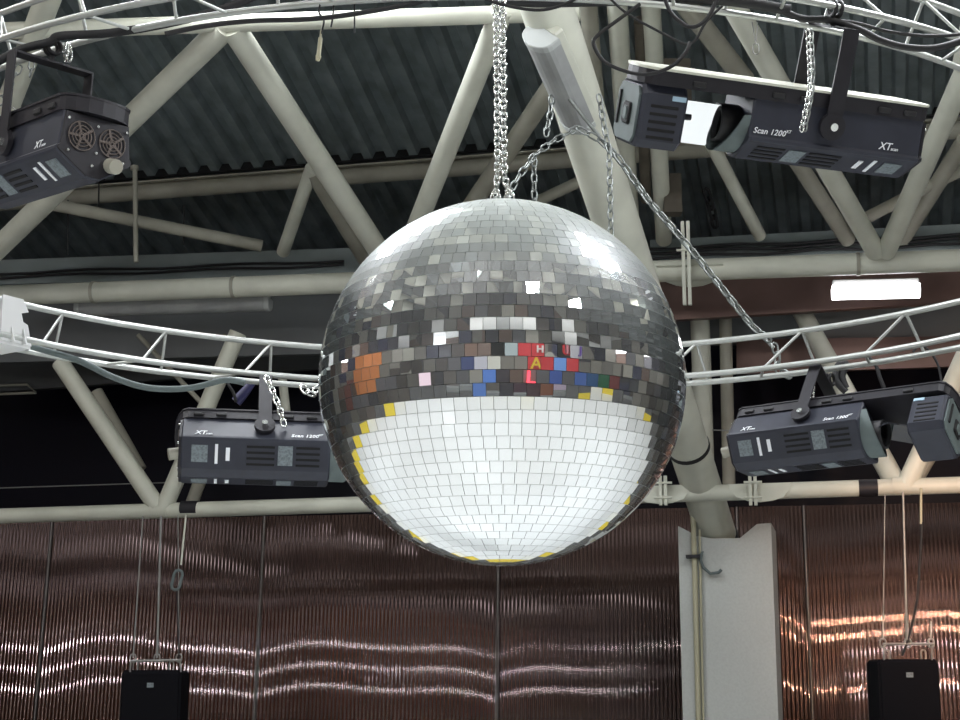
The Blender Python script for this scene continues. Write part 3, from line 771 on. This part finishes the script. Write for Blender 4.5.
batten_lamp(PA(78, 309)+Vector((0, -.05, 0)), PA(271, 303)+Vector((0, -.05, 0)), .20, .22, 'long unlit tube lamp below the main pipe at left')
batten_lamp(atY(541, 34, 12.4), atY(579, 121, 13.3), .36, .28, 'dusty unlit tube lamp fixed along the fattest leaning pipe')
b = MB(); q = [fb(*p)-Vector((0, .1, 0)) for p in ((-12, 387), (29, 386), (38, 394), (-12, 396))]
b.tube(q, .02, 6, closed=True); one('fixture_frame', b, M_pipe2, 'small pale rectangular frame under the fascia at the left frame edge', 'frame')  # outline of a small light fixture
k_ = 0
for x, side in ((-16.3, 'left'), (21.5, 'right')):
    for y in (-1.0, 3.0, 7.0, 11.0, 15.0):
        z = 6.5 if y > 14 else 7.0+.8*(k_ % 2); k_ += 1
        batten_lamp((x, y-1.3, z), (x, y+1.3, z), .2, .25, 'lit tube lamp on the %s side wall, %s' % (side, ('nearest the back wall', 'second from the back wall', 'middle one of its row', 'second from the cladding', 'nearest the cladding')[k_ % 5 - 1]), True)['group'] = 'lit tube lamps on the side walls'

# ================================================================== hanging speakers
M_spk = mat('black speaker cloth', (.007, .007, .009), .9, spec=.08)
def speaker(x0, x1, ytop, Y, lab, barx, bary, barlab, wires):
    root = empty('loudspeaker', atY((x0+x1)/2, ytop, Y)); w = px(x1-x0, Y); h = .95
    tag(root, lab, 'loudspeaker', 'black loudspeakers hung below the pipe')
    b = MB(); b.bbox((0, .25, -h/2), (w, .5, h), .03); b.build('cabinet', M_spk, root)
    b = MB(); b.bbox((0, -.012, -h/2), (w*.92, .03, h*.94), .012); g = b.build('grille', M_spk, root)
    b = MB(); b.box((.0, -.034, -.16), (.07, .01, .05)); b.build('badge', M_sticker, root)
    for s_ in (-1, 1):
        b = MB(); b.link((s_*w*.30, .1, .04), (0, 0, 1), (1, 0, 0), .11, .05, .008); b.build('eye_bolt', M_wire, root)
    return root
YS = 17.6
speaker(122, 181, 670, YS, 'left black loudspeaker hanging on wires below the lower pipe', 0, 0, '', 0)
speaker(878, 938, 659, YS-.9, 'right black loudspeaker hanging in front of the glowing copper wall', 0, 0, '', 0)
b = MB(); b.tube(pp(YS, (130, 661), (181, 660)), .013, 8)
for x in (133, 157, 179): b.link(atY(x, 658, YS), (0, 0, 1), (1, 0, 0), .09, .06, .008)
b.tube(pp(YS, (131, 661), (130, 672)), .01, 6); b.tube(pp(YS, (180, 661), (181, 672)), .01, 6)
one('spreader_bar', b, M_wire, 'thin spreader bar with rings above the left loudspeaker', 'bar')
YR = YS-.9
b = MB(); b.tube(pp(YR, (883, 644), (934, 644)), .013, 8)
for x in (883, 908, 931): b.link(atY(x, 643, YR), (0, 0, 1), (1, 0, 0), .09, .06, .008); b.tube(pp(YR, (x, 640), (x, 622)), .006, 6)
b.tube(pp(YR, (884, 644), (884, 660)), .008, 6); b.tube(pp(YR, (932, 644), (932, 660)), .008, 6)
one('spreader_bar', b, M_wire, 'thin spreader bar with rings above the right loudspeaker', 'bar')
def wire(Y, pts, r, m, lab): b = MB(); b.tube(pp(Y, *pts), r, 6); return one('hanging_wire', b, m, lab, 'wire')
wire(YS, ((143, 516), (133, 658)), .008, M_wire, 'leftmost thin wire above the left loudspeaker')
wire(YS, ((161, 516), (157, 658)), .014, M_wire, 'thicker middle wire above the left loudspeaker')
wire(YS, ((178, 515), (179, 658)), .006, M_wire, 'faint straight wire above the right ring of the left loudspeaker')
wire(YS-.1, ((186, 515), (181, 565)), .012, M_pipe, 'pale short cord with a snap hook hanging from the lower pipe')
b = MB(); b.link(atY(177, 580, YS-.1), (.2, 0, 1), (1, 0, 0), .22, .09, .018)
one('snap_hook', b, M_casegrey, 'grey snap hook halfway down above the left loudspeaker', 'hook')
wire(YS-.1, ((177, 588), (179, 658)), .008, M_black2, 'dark cord from the snap hook down to the left loudspeaker')
wire(YR, ((903, 492), (907, 640)), .013, M_wire, 'straight grey wire above the right loudspeaker')
wire(YR, ((885, 494), (883, 640)), .006, M_wire, 'thin left wire above the right loudspeaker')
wire(YR, ((921, 488), (921, 524)), .014, M_conduit, 'short pale cord hanging from the lower pipe at right')
cable(pp(YR, (922, 522), (920, 560), (917, 600), (909, 636), (902, 656)), .013, M_black2, 'black lead curving down to the right loudspeaker')

# ================================================================== lamps of the hall (out of view, they light the ice)
bay0 = None
bays = [(-7, 2.5), (-2, 2.5), (4, 2.5), (10, 2.5), (15.5, 2.5), (-7.5, 11.3), (9.5, 11.2), (15, 11), (-10, 7), (16, 7), (-4, .6), (3.0, .6), (9, .6)]
BZ = 9.9
def mk_bay():
    root = empty('high_bay_lamp', (0, 0, 0))
    b = MB(); b.lathe([(.06, .55), (.12, .5), (.14, .35), (.34, .0), (.36, -.02), (.33, -.01), (.12, .33), (.0, .34)], (0, 0, 0), 24); b.build('reflector', M_casegrey, root)
    b = MB(); b.lathe([(.0, .03), (.30, .03)], (0, 0, 0), 20); b.build('diffuser', E_bay, root)
    b = MB(); b.tube([(0, 0, .5), (0, 0, 1.0)], .012, 6); b.build('hanger', M_wire, root)
    return root
names = ['front left', 'front inner left', 'front centre', 'front right', 'front far right', 'rear left', 'rear right', 'rear far right', 'left side', 'right side', 'back left', 'back centre', 'back right']
for (x, y), nm in zip(bays, names):
    if bay0 is None: bay0 = o = mk_bay()
    else: o = copy_tree(bay0)
    o.location = (x, y, 11.9 if y < 6 else BZ)
    tag(o, 'round high bay lamp over the ice, %s, seen only mirrored in the ball' % nm, 'lamp', 'high bay lamps over the ice')
# two big floodlights that burn on the ball's shoulders
def flood(az, el, dist, lab, size, m):
    d = Vector((math.sin(R(az))*math.cos(R(el)), math.cos(R(az))*math.cos(R(el)), math.sin(R(el))))
    c = BC+d*dist; root = empty('floodlight', c)
    q = (-d).to_track_quat('Z', 'Y'); root.rotation_mode = 'QUATERNION'; root.rotation_quaternion = q
    b = MB(); b.bbox((0, 0, -.08), (size[0]*1.1, size[1]*1.1, .12), .02); b.build('housing', M_casegrey, root)
    b = MB(); b.bbox((0, 0, -.005), (size[0], size[1], .04), .01); b.build('diffuser', m, root)
    b = MB(); b.box((0, 0, -.3), (.05, .05, .4)); b.build('bracket', M_black, root)
    tag(root, lab, 'floodlight'); return root
E_flood = emit('floodlight face', (.93, .96, 1), 30)
flood(-33, 47.5, 7.8, 'big rectangular floodlight mirrored in the left shoulder of the ball', (3.2, 1.9), E_flood)
flood(72, 53.5, 5.6, 'big rectangular floodlight mirrored in the right shoulder of the ball', (2.0, 1.6), E_flood)

def duct(p, q, r, lab):  # unseen ducts added so the ball tiles mirror white glints
    b = MB(); b.tube([Vector(p).lerp(Vector(q), t/12) for t in range(13)], r, 16); o = one('glint_duct', b, M_white, lab, 'duct', 'pale ducts added for glints in the ball')
    for t in range(1, 8):
        c = Vector(p).lerp(Vector(q), t/8); d = (Vector(q)-Vector(p)).normalized()*.05
        b = MB(); b.tube([c-d, c+d], r*1.07, 16); k = b.build('duct_collar', M_pipe2, o); k.matrix_parent_inverse = o.matrix_basis.inverted()
for z, w_ in ((7.5, 'lowest'), (8.5, 'middle'), (9.7, 'topmost')):
    duct((-15.5, -3.3, z), (21, -3.3, z), .26, '%s added pale duct along the back wall, behind the camera' % w_)
for z, w_ in ((8.9, 'lower'), (10.2, 'upper')):
    duct((-16.4, -2.6, z), (-16.4, 9, z-.6), .3, '%s added pale duct along the wall nearest the orange board' % w_)
    duct((21.4, -2.6, z-.4), (21.4, 5.5, z-.4), .3, '%s added pale duct along the wall opposite the orange board' % w_)

# compact lamps on the back wall: each rib of the cladding mirrors them as a tick, the ticks make bright lines
for i, z in enumerate((5.7, 6.3, 6.9)):
    x = -9.0+.35*i
    root = empty('wall_lamp', (x, -3.75, z)); tag(root, '%s of three bright lamps above each other on the back wall' % ('lowest', 'middle', 'topmost')[i], 'lamp', 'three wall lamps')
    b = MB(); b.bbox((0, .06, 0), (1.9, .12, .16), .02); b.build('housing', M_casegrey, root)
    b = MB(); b.bbox((0, .13, 0), (1.8, .03, .07), .01); b.build('diffuser', E_strip, root)

# warm spot lamps at the right, just outside the view
for i, (x, y, z, r_) in enumerate(((4.15, 12.0, 4.27, .06), (5.25, 12.0, 4.0, .06), (4.3, 12.0, 3.10, .06))):
    root = empty('warm_spot', (x, y, z)); tag(root, ('upper left', 'upper right', 'lower')[i]+' warm spot lamp beside the rink, mirrored in the copper wall', 'lamp', 'warm spot lamps by the rink')
    dr = (Vector((6.6, 21, 2.6))-Vector((x, y, z))).normalized(); q = dr.to_track_quat('Z', 'Y'); root.rotation_mode = 'QUATERNION'; root.rotation_quaternion = q
    b = MB(); b.lathe([(.0, -.28), (.09, -.27), (.13, -.1), (.14, .14), (.12, .14), (.10, -.02)], (0, 0, 0), 20); b.build('shell', M_black, root)
    b = MB(); b.lathe([(.0, -.16), (r_, -.16)], (0, 0, 0), 16); b.build('lamp_face', E_warm, root)
b = MB(); b.tube([(4.8, 11.7, 0), (4.8, 11.7, 4.4)], .05, 12); b.tube([(4.1, 11.7, 4.1), (5.4, 11.7, 4.1)], .03, 10); b.tube([(4.25, 11.7, 3.05), (4.9, 11.7, 3.05)], .03, 10)
one('lamp_stand', b, M_black, 'black stand carrying the warm spot lamps right of the view', 'stand')

# ================================================================== boards and posters behind the camera, mirrored in the ball
YB = -3.73
def hit(x, y):
    P, r_ = tile_ray(x, y); t = (YB-P.y)/r_.y if r_.y < -.05 else None
    return P+r_*t if t and t > 0 else None
PM = {}
def pm(c):
    if c not in PM: PM[c] = mat('poster colour %d' % len(PM), c, .6)
    return PM[c]
def poster(x, y, w, h, col, lab, dx=0, dz=0, m=None, yoff=0):
    p = hit(x, y)
    if p is None: return None
    c = Vector((p.x+dx, YB+.03+yoff, p.z+dz)); b = MB(); b.box(c, (w, .04, h))
    return one('poster', b, m or pm(col), lab+', on the wall behind the camera, mirrored in the ball', 'poster'), p
def hitroom(x, y):
    P, r_ = tile_ray(x, y); best = None
    for ax_, v_ in ((0, -16.8), (0, 22.0), (1, YB)):
        if abs(r_[ax_]) > 1e-4:
            t = (v_-P[ax_])/r_[ax_]
            if t > 0 and (best is None or t < best[0]): best = (t, ax_)
    t, ax_ = best
    if P.z+r_.z*t < .05: return None
    return P+r_*t, ax_, t, r_
def sign(x, y, col, what, k=1.7, m=None, glyph=None, gcol=None, gs=1.0, cat='poster', kw=1, kh=1):
    H = hitroom(x, y)
    if not H: print('no wall', x, y, what); return
    p, ax_, t, r_ = H; s_ = (8.75+t)/8.75*.068*k; inc = abs(r_[ax_])
    w_, h_ = s_*kw/max(inc, .4), s_*kh
    dz = 0
    if p.z-h_/2 < .02: h_ = max(.1, (p.z-.02)*2)
    b = MB(); n = Vector((0, 1, 0)) if ax_ == 1 else Vector((1 if p.x < 0 else -1, 0, 0))
    c = p+n*.04; b.box(c, (w_, .04, h_) if ax_ == 1 else (.04, w_, h_))
    o = one('poster' if cat == 'poster' else 'wall_sign', b, m or pm(col), what+' on the wall behind the camera', cat, 'posters and signs on the wall behind the camera')
    if glyph:
        me = text_mesh(glyph, 1.0, .01); xs = [v.co.x for v in me.vertices]; ys = [v.co.y for v in me.vertices]
        mx, my = (min(xs)+max(xs))/2, (min(ys)+max(ys))/2; hh = max(ys)-min(ys); sc = s_/k*gs/hh
        # written so that it reads in the mirror
        for v in me.vertices: v.co = Vector((-(v.co.x-mx)*sc/max(inc, .4), (v.co.y-my)*sc, v.co.z+.02))
        me.flip_normals()
        t_ = bpy.data.objects.new('lettering', me); me.materials.append(gcol); COL.objects.link(t_)
        t_.parent = o; t_.rotation_euler = (PI/2, 0, PI) if ax_ == 1 else (PI/2, 0, PI/2)
        t_.location = c+n*.02-o.location
    return o
WH = pm((.75, .76, .74)); RD = (.55, .02, .03); BL = (.06, .16, .55)
M_yel = pm((.80, .55, .02)); M_pur = pm((.10, .04, .30)); M_dk = pm((.03, .03, .08))
for a in [(497, 352, (.55, .54, .47), 'cream notice'), (504, 352, (.57, .55, .50), 'pale cream notice beside the first'), (516, 352, (.36, .43, .45), 'pale blue grey notice'),
          (474, 352, (.16, .09, .06), 'brown patterned board'), (472, 365, (.02, .04, .16), 'dark navy poster'), (485, 365, (.52, .52, .60), 'lavender white poster'),
          (497, 365, (.62, .62, .56), 'off white poster'), (529, 353, RD, 'plain red sign'), (517, 365, (.20, .18, .16), 'grey beige board'),
          (546, 366, RD, 'small red poster'), (557, 366, (.16, .34, .80), 'sky blue poster'), (570, 367, (.60, .03, .04), 'bright red poster'),
          (554, 377, (.04, .10, .40), 'deep blue poster'), (577, 381, BL, 'royal blue poster'), (588, 382, (.02, .14, .40), 'petrol blue poster'),
          (599, 384, (.01, .20, .08), 'green poster'), (609, 385, (.20, .02, .02), 'dark red poster'), (493, 377, (.10, .26, .78), 'strong blue poster'),
          (504, 377, (.03, .02, .03), 'blackish red poster'),
           (484, 352, (.15, .10, .08), 'second brown patterned board'), (445, 377, (.14, .13, .12), 'taupe board'), (405, 352, (.42, .42, .36), 'beige board on the left')]:
    sign(*a)
for x, y, c, w in ((485, 389, (.10, .26, .78), 'strong blue'), (471, 389, (.02, .07, .12), 'dark teal'), (507, 389, (.025, .02, .035), 'nearly black'), (518, 389, (.05, .01, .03), 'dark plum'), (530, 389, (.05, .01, .02), 'dark wine'), (547, 390, (.22, .06, .02), 'rust brown'), (560, 391, (.55, .45, .60), 'pale lilac')):
    P, r_ = tile_ray(x, y); t = (-2.0-P.y)/r_.y
    if r_.y < 0 and P.z+r_.z*t > .06:
        c_ = P+r_*t; zt = min(1.2, c_.z+.22); b = MB(); b.bbox((c_.x, -2.2, zt/2+.0), (.75, .4, zt), .02)
        o = one('crate', b, pm(c), w+' crate on the hall floor behind the camera', 'crate', 'crates standing behind the camera')
        b = MB(); b.bbox((c_.x, -2.2, zt+.015), (.78, .43, .03), .01); k = b.build('lid', pm(c), o); k.matrix_parent_inverse = o.matrix_basis.inverted()
sign(421, 378, None, 'glowing pale pink screen', m=E_pink, cat='sign')
sign(541, 353, RD, 'red sign with a white letter', glyph='H', gcol=WH, gs=.55, cat='sign')
sign(568, 354, (.60, .60, .66), 'white sign with a red letter', glyph='U', gcol=pm(RD), gs=.8, cat='sign')
sign(559, 353, (.50, .60, .70), 'pale blue sign with a pink letter', glyph='I', gcol=pm((.6, .2, .25)), gs=.8, cat='sign')
sign(577, 355, (.50, .50, .55), 'grey sign with a purple letter', glyph='J', gcol=M_pur, gs=.8, cat='sign')
sign(535, 365, RD, 'red sign with a yellow wedge', glyph='A', gcol=M_yel, gs=.9, cat='sign')
sign(602, 370, (.26, .25, .23), 'grey sign with dark letters', glyph='XC', gcol=M_dk, gs=.5, cat='sign')
sign(530, 378, (.20, .12, .12), 'sign with a red neon letter', glyph='L', gcol=E_neon, gs=1.0, cat='sign')
b = MB(); b.box((-16.95, 8.3, 4.3), (.12, 6.4, 4.4)); one('wall_board', b, pm((.62, .20, .045)), 'large orange board on the left side wall, mirrored in the ball', 'board')
b = MB(); b.box((-16.95, 13.5, 3.0), (.12, 2.6, 3.4)); one('wall_board', b, pm((.16, .04, .03)), 'dark red board beside the orange one, mirrored in the ball', 'board')

# world: nearly dark room air
w = bpy.data.worlds.new('night'); S.world = w; w.use_nodes = True
w.node_tree.nodes['Background'].inputs[0].default_value = (.5, .55, .65, 1); w.node_tree.nodes['Background'].inputs[1].default_value = .015
